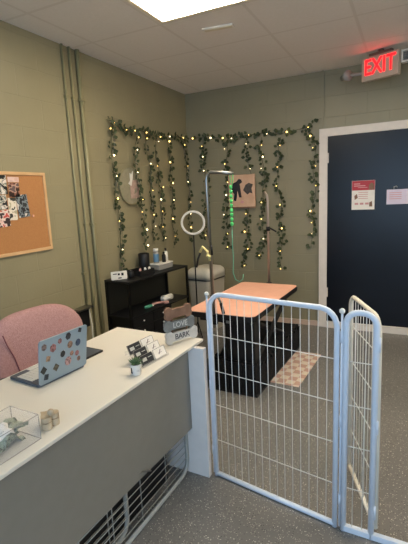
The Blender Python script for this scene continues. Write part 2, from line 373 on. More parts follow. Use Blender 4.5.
# corkboard
y0, y1, z0, z1 = -3.28, -2.295, 1.16, 1.725
t = thing('corkboard', 'cork noticeboard in a pine frame on the left wall', 'noticeboard', (0, (y0+y1)/2, z0))
hw = (y1-y0)/2; hh = z1-z0
obj('cork_panel', box(NB(), .002, .012, -hw+.02, hw-.02, .02, hh-.02), M['cork'], t)
bm = NB(); box(bm, .001, .02, -hw, hw, 0, .022); box(bm, .001, .02, -hw, hw, hh-.022, hh); box(bm, .001, .02, -hw, -hw+.022, .022, hh-.022); box(bm, .001, .02, hw-.022, hw, .022, hh-.022)
obj('frame', bm, M['pine'], t, bev=.002)
PH = [(-2.735, 1.70, -2.63, 1.575, (.5), 'white-bordered photo at the top left edge of the corkboard cluster', 'A'),
      (-2.62, 1.69, -2.53, 1.655, 0, 'pale pink paper strip topping the corkboard cluster', 'P'),
      (-2.622, 1.65, -2.535, 1.555, 0, 'brown dog photo right below the pale pink paper strip', 'B'),
      (-2.745, 1.57, -2.645, 1.475, .04, 'dark photo of dogs at the left edge, mid cluster', 'A'),
      (-2.64, 1.55, -2.575, 1.40, -.03, 'tall narrow white photo in the lower middle of the cluster', 'W'),
      (-2.57, 1.57, -2.475, 1.415, .08, 'black and white dog photo farthest right on the corkboard', 'G'),
      (-2.76, 1.47, -2.64, 1.36, .05, 'lowest photo with a pink patch on the corkboard', 'Q')]
for i, (a, b, c, d, rt, lab, k) in enumerate(PH):
    if rt == .5: rt = 0
    cols = {'A': [(40, 42, 40), (225, 215, 200), (120, 130, 120), (235, 225, 215)], 'P': [(220, 185, 172), (230, 200, 188)], 'B': [(60, 44, 38), (150, 100, 84), (200, 170, 150), (110, 90, 90)],
            'W': [(60, 60, 55), (236, 226, 208), (236, 226, 208), (190, 180, 150)], 'G': [(35, 38, 42), (130, 140, 145), (50, 54, 58), (220, 214, 205)], 'Q': [(60, 50, 50), (232, 200, 190), (240, 225, 215), (210, 90, 80)]}[k]
    o = obj('pinned_photo', box(NB(), 0, .0015, -(c-a)/2, (c-a)/2, -(b-d)/2, (b-d)/2), photo_mat('photo_print_%d' % i, cols, 28, i*3.1), loc=(.0125+.0018*(i % 3), (a+c)/2, (b+d)/2))
    o.rotation_euler = (rt, 0, 0); tag(o, lab, 'photo', 'photos pinned on the corkboard')
o = obj('push_pin', lathe(NB(), [(.003, 0), (.008, .004), (.008, .01), (.004, .012)], seg=10), M['peach'], loc=(.0175, -2.45, 1.42)); o.rotation_euler = (0, PI/2, 0)
tag(o, 'round pale pink pin at the right edge of the dog photos', 'pin')

# round plaque
t = thing('round_plaque', 'round grey wall plaque with a pink card and white clip among vines', 'plaque', (0, -1.235, 1.63))
bm = NB(); lathe(bm, [(.175, 0), (.18, .01), (.17, .02)], seg=36); bmesh.ops.rotate(bm, verts=bm.verts, matrix=Matrix.Rotation(PI/2, 3, 'Y')); bmesh.ops.translate(bm, verts=bm.verts, vec=(.001, 0, 0)); obj('disc', bm, M['plaque'], t)
obj('rim', tube(NB(), [(.02, .178*math.cos(a*PI/24), .178*math.sin(a*PI/24)) for a in range(48)], .005, 6, closed=True), M['pipe'], t, True)
obj('card', box(NB(), .023, .027, -.02, .13, -.12, .055), M['pinkpaper'], t)
bm = NB(); prism(bm, [(-.05, .02), (-.02, .05), (-.02, .12), (.0, .10), (.03, .14), (.02, .08), (-.01, .0)], .027, .034, 'yz'); obj('clip', bm, M['whitep'], t)
bm = NB(); prism(bm, [(.03, -.08), (.05, -.03), (.07, -.02), (.07, -.06)], .0275, .030, 'yz'); obj('print', bm, M['plaque'], t)

# ================================================================== BACK WALL THINGS
t = thing('canvas_picture', 'square canvas with two black and grey dogs on the back wall', 'picture', (.705, -.036, 1.345))
obj('canvas', box(NB(), -.16, .16, -.025, -.001, 0, .375), M['canvas'], t, bev=.003)
obj('bottom_edge', box(NB(), -.16, .16, -.029, -.0255, 0, .014), M['brown'], t)
def blob(pts, y0, y1): return prism(NB(), pts, y0, y1, 'xz')
obj('dog_print', blob([(-.11, .28), (-.06, .30), (-.03, .33), (0, .32), (.01, .29), (-.02, .27), (-.01, .2), (-.0, .12), (-.03, .12), (-.05, .2), (-.06, .12), (-.07, .08), (-.10, .09), (-.09, .16), (-.12, .2)], -.0275, -.0256), M['cardb'], t)
obj('dog_print', blob([(.02, .20), (.05, .26), (.09, .28), (.14, .26), (.12, .22), (.13, .16), (.10, .17), (.07, .15), (.05, .17)], -.0275, -.0256), M['greyfur'], t)
obj('flower_print', blob([(-.02, .06), (.0, .09), (.03, .07), (.01, .05)], -.0275, -.0256), M['pinkink'], t)
# notices on the door
t = thing('notice_poster', 'white paper notice with a red header taped on the navy door', 'poster', (2.01, -.023, 1.29))
obj('paper', box(NB(), -.11, .11, -.002, 0, 0, .292), M['cardw'], t)
obj('header', box(NB(), -.108, .108, -.003, -.0021, .195, .29), M['red'], t)
bm = NB(); box(bm, -.09, -.03, -.0036, -.0031, .255, .265); box(bm, -.09, .02, -.0036, -.0031, .235, .245); box(bm, -.05, .04, -.0036, -.0031, .22, .226); obj('header_lines', bm, M['pinkink'], t)
for q in ([(.05, .20), (.055, .25), (.08, .27), (.10, .25), (.10, .20)], [(-.08, .10), (-.085, .14), (-.06, .16), (-.05, .12)], [(.06, .03), (.06, .07), (.085, .085), (.09, .03)]):
    obj('picture_print', prism(NB(), q, -.0036, -.0031, 'xz'), M['brown'], t)
bm = NB()
for z in (.17, .15, .13, .11): box(bm, -.045, .045, -.003, -.0021, z, z+.006)
for x in (-.08, -.03, .02): box(bm, x, x+.035, -.003, -.0021, .05, .07)
obj('print_lines', bm, M['pinkink'], t)
t = thing('notice_card', 'wide pale card notice on the door, right of the red-header notice', 'sign', (2.345, -.023, 1.335))
obj('card', box(NB(), -.115, .12, -.004, 0, 0, .145), mat('pale_lilac_card', (214, 200, 214), .35), t)
obj('hook', tube(NB(), [(-.05, -.004, .15), (-.05, -.012, .17), (-.03, -.012, .175), (-.02, -.004, .165)], .006), M['alum'], t, True)
bm = NB()
for z in (.11, .09, .07, .05): box(bm, -.09, .02, -.005, -.0041, z, z+.007)
obj('print_lines', bm, M['pinkink'], t)

# ================================================================== VINES + FAIRY LIGHTS
Ls = [[(-1.49, 2.21), (-1.48, 2.03), (-1.49, 1.86), (-1.49, 1.68), (-1.47, 1.46), (-1.46, 1.23), (-1.47, .99), (-1.48, .86)],
      [(-1.14, 2.17), (-1.15, 1.97), (-1.2, 1.78), (-1.14, 1.54), (-1.11, 1.24), (-1.11, 1.0)],
      [(-.96, 2.16), (-.9, 1.94), (-.89, 1.69), (-.89, 1.38), (-.89, 1.07)],
      [(-.74, 2.13), (-.75, 1.9), (-.72, 1.64), (-.72, 1.32), (-.71, 1.05)],
      [(-.49, 2.15), (-.48, 1.91), (-.47, 1.58), (-.49, 1.25), (-.48, .96)],
      [(-.17, 2.14), (-.1, 1.93), (-.07, 1.64), (-.08, 1.34), (-.10, .97)]]
Rs = [[(.23, 2.14), (.21, 1.98), (.25, 1.74), (.25, 1.51), (.22, 1.27), (.19, .97)],
      [(.52, 2.11), (.52, 1.9), (.52, 1.67), (.5, 1.38), (.48, 1.09), (.5, .85)],
      [(.73, 2.10), (.78, 1.93), (.8, 1.66), (.74, 1.26), (.75, .97), (.68, .67)],
      [(.94, 2.11), (.94, 1.86), (.97, 1.59), (.92, 1.26), (.96, 1.03), (.88, .76)],
      [(1.17, 2.09), (1.13, 1.9), (1.12, 1.64), (1.15, 1.31), (1.15, .97), (1.14, .65)],
      [(1.47, 2.13), (1.51, 1.97), (1.52, 1.72), (1.52, 1.46), (1.49, 1.19), (1.5, .89)]]
TL = [(-1.52, 2.20), (-1.36, 2.18), (-1.25, 2.13), (-1.04, 2.17), (-.83, 2.14), (-.64, 2.14), (-.36, 2.18), (-.08, 2.18)]
TR = [(.06, 2.18), (.2, 2.18), (.39, 2.16), (.6, 2.13), (.76, 2.15), (.96, 2.15), (1.16, 2.12), (1.34, 2.15), (1.47, 2.16), (1.50, 2.20)]
def dense(pl, step=.02):
    out = []
    for (a, b), (c, d) in zip(pl, pl[1:]):
        n = max(1, int(math.hypot(c-a, d-b)/step))
        for k in range(n): out.append((a+(c-a)*k/n, b+(d-b)*k/n))
    return out+[pl[-1]]
def strand(pl, side, labv, gi, spacing=.021, lift=.022, skip=None):
    pts = dense(pl)
    cx = sum(p[0] for p in pts)/len(pts); zt = max(p[1] for p in pts)
    org = Vector((0, cx, zt)) if side == 'L' else Vector((cx, 0, zt))
    def W(s, off, z): return (Vector((off, s, z)) if side == 'L' else Vector((s, -off, z)))-org
    path = [W(s+.016*math.sin(i*.31+gi), lift+.006*math.sin(i*.5), z) for i, (s, z) in enumerate(pts)]
    t = thing('vine_garland', labv, 'garland', org, 0, 'artificial vine garlands')
    obj('stem', tube(NB(), path, .0022, 5), M['stem'], t)
    bm = NB(); acc = 0
    for i in range(1, len(path)):
        acc += (path[i]-path[i-1]).length
        if acc < spacing or (skip and skip[0] < pts[i][1] < skip[1]): continue
        acc = random.uniform(-.012, .012)
        for q in range(random.choice((1, 2, 2, 3))):
            p = path[i]; ang = random.uniform(0, 2*PI); ln = random.uniform(.032, .054); wd = ln*.40
            sdir = Vector((0, 1, 0)) if side == 'L' else Vector((1, 0, 0)); out = Vector((1, 0, 0)) if side == 'L' else Vector((0, -1, 0))
            d = (sdir*math.cos(ang)+Vector((0, 0, 1))*math.sin(ang)*.8+out*random.uniform(.0, .5)).normalized()
            sd = d.cross(out).normalized()
            sd = (sd+out*random.uniform(-.35, .35)).normalized()
            b0 = p+out*.002+sdir*random.uniform(-.018, .018); st = b0+d*.012
            mid = st+d*ln*.42; tip = st+d*ln
            nrm = d.cross(sd); nrm = nrm if nrm.dot(out) > 0 else -nrm
            vv = [bm.verts.new(x) for x in (b0, st, mid+sd*wd+nrm*.004, st+d*ln*.8+sd*wd*.55+nrm*.003, tip, st+d*ln*.8-sd*wd*.55+nrm*.003, mid-sd*wd+nrm*.004, mid)]
            bm.faces.new((vv[1], vv[2], vv[7])); bm.faces.new((vv[1], vv[7], vv[6]))
            bm.faces.new((vv[7], vv[2], vv[3], vv[4])); bm.faces.new((vv[7], vv[4], vv[5], vv[6]))
    obj('leaves', bm, M['leaf'], t)
    f = t
    fp = [W(s-.013*math.sin(i*.45+gi*2), lift+.014+.008*math.sin(i*.8), z-.004) for i, (s, z) in enumerate(pts)]
    obj('light_wire', tube(NB(), fp, .0011, 4), M['darksteel'], f)
    k = random.randint(2, 4)
    while k < len(fp):
        p = fp[k]+Vector((random.uniform(-.004, .012), random.uniform(-.012, .004), random.uniform(-.01, .01)))
        if side == 'L': p = fp[k]+Vector((.008, random.uniform(-.02, .02), 0))
        else: p = fp[k]+Vector((random.uniform(-.02, .02), -.008, 0))
        if skip and skip[0] < pts[k][1] < skip[1]: k += 6; continue
        bm = NB(); bmesh.ops.create_icosphere(bm, subdivisions=1, radius=random.choice((.0045, .0055, .006, .009)))
        obj('bulb', bm, random.choice((M['bulb'], M['bulb'], M['bulbw'])), f, True, loc=p)
        k += random.randint(6, 13)
dl = ['nearest the conduits, falling to the shelf end', 'falling across the round plaque', 'just right of the round plaque', 'hanging above the spray bottle on the left wall', 'hanging left of the corner strand on the left wall', 'in the room corner above the ring light']
dr_ = ['first on the back wall right of the corner', 'behind the green beaded leash', 'falling across the dog canvas to its lower left', 'just right of the dog canvas', 'hanging right of the thin table post, longest in that area', 'beside the white door casing']
k = 0
for side, S, D in (('L', Ls, dl), ('R', Rs, dr_)):
    for pl, d in zip(S, D):
        strand(pl, side, 'lit vine strand '+d, k, lift=.05 if k == 1 else .012 if k == 8 else .022, skip=(1.31, 1.76) if k == 8 else None); k += 1
strand(TL, 'L', 'lit green vine swag running along the top of the left wall', k)
strand(TR, 'R', 'lit green vine swag running along the top of the back wall', k+1)

# ================================================================== CHAIR
t = thing('office_chair', 'pink fabric office chair with a wide rounded back behind the desk', 'chair', (.42, -2.88, 0), math.radians(-6))
def pad(outline, thick, curve, n=7, m_=22):
    """puffy pad in the yz plane, bulging along x"""
    bm = NB(); rings = []
    for side in (1, -1):
        for j in range(n+1):
            s = j/n if side == 1 else 1-j/n
            sc = math.sin(s*PI/2) if side == 1 else math.sin((s)*PI/2)
            xx = side*thick/2*math.cos(s*PI/2)**.7 if s < 1 else 0
            if side == -1 and j == 0: continue
            rings.append((sc, xx))
    cen = (sum(p[0] for p in outline)/len(outline), sum(p[1] for p in outline)/len(outline))
    prev = None; first = None
    for sc, xx in rings:
        sc = max(sc, .02)
        R = []
        for (y, z) in outline:
            yy = cen[0]+(y-cen[0])*sc; zz = cen[1]+(z-cen[1])*sc
            R.append(bm.verts.new((xx+curve*yy*yy-.12*(zz-.5), yy, zz)))
        if prev:
            for i in range(len(R)): bm.faces.new((prev[i], prev[(i+1) % len(R)], R[(i+1) % len(R)], R[i]))
        else: bm.faces.new(R)
        prev = R
    bm.faces.new(prev[::-1])
    return bm
out = []
for k in range(40):
    a = k*2*PI/40; ca, sa = math.cos(a), math.sin(a)
    e = 2/3.2
    y = .338*math.copysign(abs(ca)**e, ca); z = .65+.228*math.copysign(abs(sa)**e, sa)
    y *= (1.0 if sa < 0 else 1-.16*abs(sa)**1.5)
    out.append((y, z))
obj('backrest', pad(out, .13, .35), M['pink'], t, True)
for sg in (-1,):
    obj('seam', tube(NB(), [(.060+.35*(sg*y)**2-.12*(z-.5), sg*y, z) for y, z in ((.245, .79), (.23, .73), (.20, .65), (.18, .55), (.175, .48))], .004, 6), M['pinkseam'], t, True)
bm = NB(); prism(bm, rrect(-.02, .46, -.27, .27, .08), .42, .50); obj('seat', bm, M['pink'], t, bev=.02)
for sg in (-1, 1): obj('armrest', tube(NB(), [(.03, sg*.29, .40), (.05, sg*.31, .54), (.14, sg*.31, .57), (.30, sg*.31, .57)], .02, 8), M['black'], t, True)
obj('gas_stem', lathe(NB(), [(.03, .09), (.03, .3), (.05, .41)], .2, 0), M['black'], t, True)
for k in range(5):
    a = k*2*PI/5+.3; ex, ey = .2+.27*math.cos(a), .27*math.sin(a)
    lg = obj('leg', tube(NB(), [(.2, 0, .10), (ex, ey, .075)], .018, 8, radii=[.024, .014]), M['black'], t, True)
    bm = NB(); lathe(bm, [(.0, -.012), (.026, -.012), (.027, 0), (.026, .012), (.0, .012)], cap=False, seg=14); bmesh.ops.rotate(bm, verts=bm.verts, matrix=Matrix.Rotation(PI/2, 3, 'X'))
    bmesh.ops.translate(bm, verts=bm.verts, vec=(ex, ey, .0275)); obj('caster', bm, M['black'], lg, True)

# ================================================================== DESK
RZD = math.radians(-2.0)
DX, DY = .887, -2.687
dk = thing('desk', 'long cream-topped reception desk with a grey front panel', 'desk', (DX, DY, 0), RZD)
W_, L_ = .587, 1.84
obj('desktop', box(NB(), 0, W_, -L_, 0, .736, .75), M['desk_top'], dk, bev=.002)
obj('leg', box(NB(), .02, .643, -.105, -.075, 0, .7355), M['desk_leg'], dk, bev=.002)
obj('leg', box(NB(), .02, W_-.02, -1.80, -1.77, 0, .7355), M['desk_leg'], dk, bev=.002)
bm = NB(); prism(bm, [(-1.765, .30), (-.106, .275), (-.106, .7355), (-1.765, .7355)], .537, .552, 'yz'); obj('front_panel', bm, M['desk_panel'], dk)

def deskp(x, y): # world position -> local of desk is not needed; helper only keeps z
    return (x, y, .75)

# laptop
t = thing('laptop', 'open laptop with sticker-covered grey blue lid on the desk', 'laptop', (1.105, -3.352, .7505), math.radians(-5))
obj('base', prism(NB(), rrect(-.205, 0, -.125, .125, .012), 0, .012), M['laptop_dark'], t, bev=.002)
bm = NB()
for i in range(5):
    for j in range(12): box(bm, -.165+i*.021, -.165+i*.021+.018, -.112+j*.0188, -.112+j*.0188+.0165, .0121, .0145)
obj('keyboard', bm, M['keys'], t)
obj('trackpad', box(NB(), -.2, -.172, -.04, .04, .0121, .0128), M['keys'], t)
LT = math.radians(9)
lid = obj('lid', prism(NB(), rrect(-.128, .128, 0, .20, .012), -.004, .003, 'yz'), M['laptop'], t, bev=.0015, loc=(.004, 0, .011)); lid.rotation_euler = (0, LT, 0)
obj('screen', box(NB(), -.0046, -.0041, -.117, .117, .012, .188), M['black'], lid)
stc = [(-.105, .168, .016, (140, 120, 118)), (-.06, .15, .02, (186, 128, 128)), (-.025, .17, .013, (186, 130, 130)), (.02, .178, .018, (50, 54, 64)), (.085, .186, .014, (52, 60, 72)), (.03, .135, .017, (176, 140, 120)), (-.01, .105, .021, (196, 204, 214)), (-.085, .11, .017, (196, 160, 130)), (-.108, .065, .020, (56, 60, 60)), (-.095, .03, .018, (60, 72, 86)), (-.045, .055, .020, (110, 104, 88)), (.02, .06, .021, (214, 170, 170)), (.075, .13, .017, (70, 90, 120)), (.07, .08, .013, (180, 120, 120)), (.08, .05, .012, (170, 128, 112)), (.04, .09, .013, (200, 150, 130))]
for i, (y, z, r, c) in enumerate(stc):
    bm = NB(); n_ = random.choice((4, 6, 14, 14)); a0 = random.uniform(0, 1)
    prism(bm, [(y+r*math.cos(a0+k*2*PI/n_)*.85, z+r*math.sin(a0+k*2*PI/n_)) for k in range(n_)], .0031, .0036+.0001*(i % 3), 'yz')
    obj('sticker', bm, mat('sticker_print_%d' % i, tuple(q*.85 for q in c), .5, rgb2=tuple(q*.6 for q in c), scale=90, thr=(.45, .52)), lid)
bm = NB(); prism(bm, [(-.01+.013*math.cos(k*PI/8), .105+.015*math.sin(k*PI/8)) for k in range(16)], .0040, .0044, 'yz'); obj('emblem', bm, M['cardb'], lid)

t = thing('tablet', 'dark slim tablet lying flat beyond the open laptop', 'tablet', (1.01, -3.12, .7505), math.radians(-4))
obj('body', prism(NB(), rrect(-.06, .06, -.09, .08, .008), 0, .008), M['black'], t, bev=.001)
obj('screen_glass', prism(NB(), rrect(-.053, .053, -.08, .07, .004), .0081, .009), M['laptop_dark'], t)

# acrylic box with banknotes
t = thing('tip_box', 'clear acrylic box of crumpled notes at the near end of the desk', 'box', (1.322, -3.865, .7505), RZD)
bx, by, bh, tk = .068, .121, .086, .003
bm = NB(); box(bm, -bx, bx, -by, by, 0, tk); box(bm, -bx, -bx+tk, -by, by, tk, bh); box(bm, bx-tk, bx, -by, by, tk, bh); box(bm, -bx+tk, bx-tk, -by, -by+tk, tk, bh); box(bm, -bx+tk, bx-tk, by-tk, by, tk, bh)
obj('box_walls', bm, M['clear'], t)
bm = NB(); box(bm, -bx, bx, -by, -.03, bh+.0002, bh+.003); box(bm, -bx, bx, .03, by, bh+.0002, bh+.003); box(bm, -bx, -.012, -.03, .03, bh+.0002, bh+.003); box(bm, .012, bx, -.03, .03, bh+.0002, bh+.003)
obj('lid', bm, M['clear'], t)
bm = NB()
for zz in (.0015, bh): tube(bm, [(-bx, -by, zz), (bx, -by, zz), (bx, by, zz), (-bx, by, zz)], .0013, 6, closed=True)
for cx, cy in ((-bx, -by), (bx, -by), (bx, by), (-bx, by)): tube(bm, [(cx, cy, 0), (cx, cy, bh)], .0013, 6)
obj('polished_edges', bm, mat('polished_acrylic_edge', (172, 166, 160), .2, alpha=.75), t)
nl = ['crumpled green note on top in the clear box', 'crumpled note lying low at the far end of the clear box', 'folded pale note leaning on the near wall of the clear box', 'crumpled note at the middle bottom of the clear box', 'dark green note against the long wall of the clear box', 'pale paper strip arching over the notes in the clear box']
nl += ['green note standing on edge by the far wall of the clear box', 'dark note crumpled under the pale paper strip in the clear box', 'pale green note against the desk-side wall of the clear box']
for i in range(9):
    bm = NB(); bmesh.ops.create_grid(bm, x_segments=7, y_segments=5, size=.5)
    for v_ in bm.verts: v_.co = Vector((v_.co.x*.098, v_.co.y*.058, .011*math.sin(v_.co.x*9+i)+.009*math.cos(v_.co.y*11+i*2)+random.uniform(-.003, .003)))
    bmesh.ops.solidify(bm, geom=bm.faces[:], thickness=.0012)
    px, py, pz = [(.01, .05, .052), (0, .055, .018), (.0, -.055, .045), (-.005, -.0, .030), (.015, -.05, .020), (.012, .01, .062), (.005, .07, .038), (.02, .02, .042), (-.02, -.02, .05)][i]
    cth, sth = math.cos(RZD), math.sin(RZD)
    o = obj('banknote', bm, M['cardw'] if i in (5,) else M['bill'], loc=(1.312+px*cth-py*sth, -3.865+px*sth+py*cth, .7505+pz)); o.rotation_euler = (random.uniform(-.3, .3), random.uniform(-.3, .3), PI/2+random.uniform(-.3, .3))
    tag(o, nl[i], 'banknote', 'notes in the clear box')

# heart shaped stone box
t = thing('heart_trinket_box', 'small pale heart-shaped trinket box with round knob on the desk', 'trinket box', (1.358, -3.676, .7505), math.radians(270))
def heart(s): 
    o = []
    for k in range(28):
        a = k*2*PI/28; x = 16*math.sin(a)**3; y = 13*math.cos(a)-5*math.cos(2*a)-2*math.cos(3*a)-math.cos(4*a); o.append((x/16*s, y/16*s))
    return o
obj('body', prism(NB(), heart(.034), 0, .024), M['stone'], t, bev=.004)
obj('band', prism(NB(), heart(.031), .0241, .027), M['stone_d'], t)
obj('lid', prism(NB(), heart(.034), .0271, .045), M['stone'], t, bev=.003)
bm = NB(); bmesh.ops.create_uvsphere(bm, u_segments=12, v_segments=8, radius=.012); bmesh.ops.translate(bm, verts=bm.verts, vec=(.004, .018, .056)); obj('knob', bm, M['stone'], t, True)

# succulent
t = thing('potted_succulent', 'tiny green succulent in a speckled white pot on the desk edge', 'plant', (1.397, -3.215, .7505))
obj('pot', lathe(NB(), [(.019, 0), (.021, .003), (.025, .045), (.025, .048), (.021, .048), (.020, .042)], seg=18), M['pot'], t, True)
obj('mark', prism(NB(), [(-.004, .012), (.005, .01), (.004, .038), (-.003, .036)], -.0245, -.0205, 'xz'), M['cardb'], t).rotation_euler = (0, 0, math.radians(-20))
obj('soil', lathe(NB(), [(.019, .04), (.0195, .043)], seg=14), M['soil'], t)
bm = NB()
for k in range(26):
    a = k*2.4; el = .35+1.1*(k/26); ln = .044-.012*(k/26)
    d = Vector((math.cos(a)*math.cos(el), math.sin(a)*math.cos(el), math.sin(el))); s = Vector((0, 0, .044))
    tube(bm, [s, s+d*ln*.5, s+d*ln], .003, 5, radii=[.003, .004, .0006])
obj('leaves', bm, M['succ'], t, True)

# business card holder with six stacks
t = thing('card_holder', 'clear tiered business card holder on the desk beside the succulent', 'card holder', (1.362, -3.06, .7505), math.radians(-7))
bm = NB()
box(bm, -.065, .045, -.094, .094, 0, .003)
for k in range(3):
    x = .03-.036*k; z = .003+.020*k
    box(bm, x-.002, x+.014, -.094, .094, z, z+.003); box(bm, x+.0125, x+.015, -.094, .094, z+.003, z+.013)
    box(bm, x-.0225, x-.020, -.094, .094, z-.0, z+.02)
    for yy in (-.094, -.0012, .0916): box(bm, x-.02, x+.0125, yy, yy+.0024, z+.003, z+.013)
obj('tiers', bm, M['clear'], t)
tiers = ['front', 'middle', 'back']
for k in range(3):
    for c, (yy, mm, nm) in enumerate(((-.046, 'cardb', 'black printed'), (.046, 'cardw', 'white'))):
        s = thing('business_card_stack', '%s business card in the %s tier of the clear holder' % (nm, tiers[k]), 'business cards', (0, 0, 0), 0, 'business cards in the holder')
        loc = Matrix.Translation((1.362, -3.06, .7505)) @ Matrix.Rotation(math.radians(-7), 4, 'Z') @ Matrix.Translation((.034-.036*k, yy, .0065+.020*k)) @ Matrix.Rotation(math.radians(-24), 4, 'Y')
        s.matrix_world = loc
        obj('card', box(NB(), 0, .003, -.042, .042, 0, .046), M[mm], s)
        bm = NB()
        if c == 0: box(bm, .0031, .0035, -.03, -.002, .016, .032); box(bm, .0031, .0035, .008, .034, .026, .029)
        else: prism(bm, [(-.012, .014), (-.004, .016), (.012, .034), (.008, .036)], .0031, .0035, 'yz'); box(bm, .0031, .0035, -.012, .014, .020, .022)
        obj('print', bm, M['ltr_l'] if c == 0 else M['ink'], s)
        if c >= 0:
            bm = NB(); box(bm, .0031, .0034, -.042, .042, .0445, .046); box(bm, .0031, .0034, -.042, -.0405, 0, .0445); box(bm, .0031, .0034, .0405, .042, 0, .0445); obj('border', bm, M['cardb' if c else 'greyplast'], s)

# bone sign
ang = math.atan2(.194, .094)
t = thing('bone_sign', 'stack of three wooden bones, brown, grey LOVE and whitewashed BARK', 'sign', (1.384, -2.782, .7505), ang)
def bone(l, h):
    pts = []; r = h*.33
    def arc(cx, cy, a0, a1, n=7):
        for k in range(n+1):
            a = math.radians(a0+(a1-a0)*k/n); pts.append((cx+r*math.cos(a), cy+r*math.sin(a)))
    hx = l/2-r; hy = h/2-r
    arc(hx, hy, 150, -50); arc(hx, -hy, 50, -150); arc(-hx, -hy, -30, -230); arc(-hx, hy, 230, 30)
    return pts
z = 0.0
for l, h, mm, txt, lt, ox in ((.205, .072, 'whitew', 'BARK', 'ltr_d', 0), (.19, .066, 'greyw', 'LOVE', 'ltr_l', -.010), (.168, .072, 'brown', None, None, -.014)):
    p = obj('bone_panel', prism(NB(), [(x, y+h/2) for x, y in bone(l, h)], -.009, .009, 'xz'), M[mm], t, bev=.002, loc=(ox, 0, z))
    if txt: text('lettering', txt, .040, M[lt], p, (.0, -.0095, h/2), (PI/2, 0, 0), .0008, .95, .0006)
    z += h*.93
bm = NB(); tube(bm, [(-.055, 0, .06), (-.055, 0, .17)], .0035); tube(bm, [(.035, 0, .06), (.035, 0, .17)], .0035); obj('dowel', bm, M['brown'], t)

# ================================================================== GATE
GH = 1.02
def frame_pts(x0, x1, z0, z1, r, n=6):
    pts = [(x0, 0, z0), (x0, 0, z1-r)]
    for k in range(1, n+1):
        a = PI-PI/2*k/n; pts.append((x0+r+r*math.cos(a), 0, z1-r+r*math.sin(a)))
    for k in range(0, n+1):
        a = PI/2-PI/2*k/n; pts.append((x1-r+r*math.cos(a), 0, z1-r+r*math.sin(a)))
    pts.append((x1, 0, z0)); return pts
def mesh_panel(t, x0, x1, z0, z1, r, nb, zs, tr=.0125, feet=True, mw='gate_wire', mf='gate'):
    bm = NB(); tube(bm, frame_pts(x0, x1, z0, z1, r), tr, 10); tube(bm, [(x0, 0, z0+tr), (x1, 0, z0+tr)], tr, 10); obj('frame', bm, M[mf], t, True)
    for k in range(nb):
        x = x0+(x1-x0)*(k+1)/(nb+1); zt = z1-.004
        e = min(x-x0, x1-x)
        if e < r: zt = z1-r+math.sqrt(max(0, r*r-(r-e)**2))
        obj('bar', tube(NB(), [(x, 0, z0+tr), (x, 0, zt)], .0017, 6), M[mw], t, True)
    for z in zs: obj('crossbar', tube(NB(), [(x0, -.004, z), (x1, -.004, z)], .0021, 6), M[mw], t, True)
def pin(t, x):
    bm = NB(); tube(bm, [(x, 0, .01), (x, 0, GH-.012)], .005, 8); obj('hinge_pin', bm, M['gate'], t, True)
    bm = NB(); bmesh.ops.create_uvsphere(bm, u_segments=12, v_segments=8, radius=.012); bmesh.ops.translate(bm, verts=bm.verts, vec=(x, 0, GH-.004)); obj('pin_knob', bm, M['gate_wire'], t, True)
    for z in (.12, .5, .88): obj('hinge_sleeve', tube(NB(), [(x, 0, z), (x, 0, z+.05)], .007, 8), M['gate'], t, True)
A = Vector((1.552, -2.772, 0)); B = Vector((2.213, -2.893, 0)); dd = B-A
t = thing('pet_fence', 'tall white wire playpen panel crossing from the desk end', 'pet fence', A, math.atan2(dd.y, dd.x))
mesh_panel(t, .0, dd.length-.021, .0, GH, .075, 15, (.218, .42, .61, .805))
pin(t, -.016); pin(t, dd.length-.0)
# door panel: narrow fixed bay, sill running right, swung-in gate leaf
Bp = Vector((2.228, -2.896, 0))
t = thing('playpen_gate', 'white playpen gate section with a narrow bay and door swung inward', 'playpen gate', Bp, math.radians(-2))
bm = NB(); tube(bm, frame_pts(.002, .118, .0, GH-.005, .05), .013, 10); obj('frame', bm, M['gate'], t, True)
bm = NB(); box(bm, .0, .92, -.012, .012, .0, .028); obj('sill', bm, M['gate'], t, bev=.003)
for k in range(2):
    x = .040+.040*k; obj('bar', tube(NB(), [(x, 0, .028), (x, 0, GH-.012)], .0017, 6), M['gate_wire'], t, True)
for z in (.218, .42, .61, .805): obj('crossbar', tube(NB(), [(.006, -.004, z), (.118, -.004, z)], .0021, 6), M['gate_wire'], t, True)
bm = NB(); tube(bm, frame_pts(.80, .92, .0, GH-.005, .055), .0115, 10); obj('far_frame', bm, M['gate'], t, True)
hx, hy = .138, .006
leaf = bpy.data.objects.new('gate_door', None); C.objects.link(leaf); leaf.parent = t; leaf.location = (hx, hy, 0)
leaf.rotation_euler = (0, math.radians(1.6), math.radians(113))
z0, z1 = .05, GH-.03
bm = NB(); tube(bm, frame_pts(.006, .455, z0, z1, .07), .0105, 10); tube(bm, [(.006, 0, z0), (.455, 0, z0)], .0105, 10); obj('door_frame', bm, mat('warm_white_coat', (232, 226, 212), .4), leaf, True)
for k in range(9):
    x = .006+.449*(k+1)/10; e = min(x-.006, .455-x); zt = z1-.004 if e > .07 else z1-.07+math.sqrt(.07**2-(.07-e)**2)
    obj('door_bar', tube(NB(), [(x, 0, z0), (x, 0, zt)], .0016, 6), M['gate_wire'], leaf, True)
for z in (.26, .45, .64, .83): obj('door_crossbar', tube(NB(), [(.006, -.004, z), (.455, -.004, z)], .0024, 6), M['gate_wire'], leaf, True)
for z in (.10, .5, .86): obj('hinge', tube(NB(), [(hx-.010, 0, z), (hx-.010, 0, z+.06)], .008, 8), M['gate'], t, True)

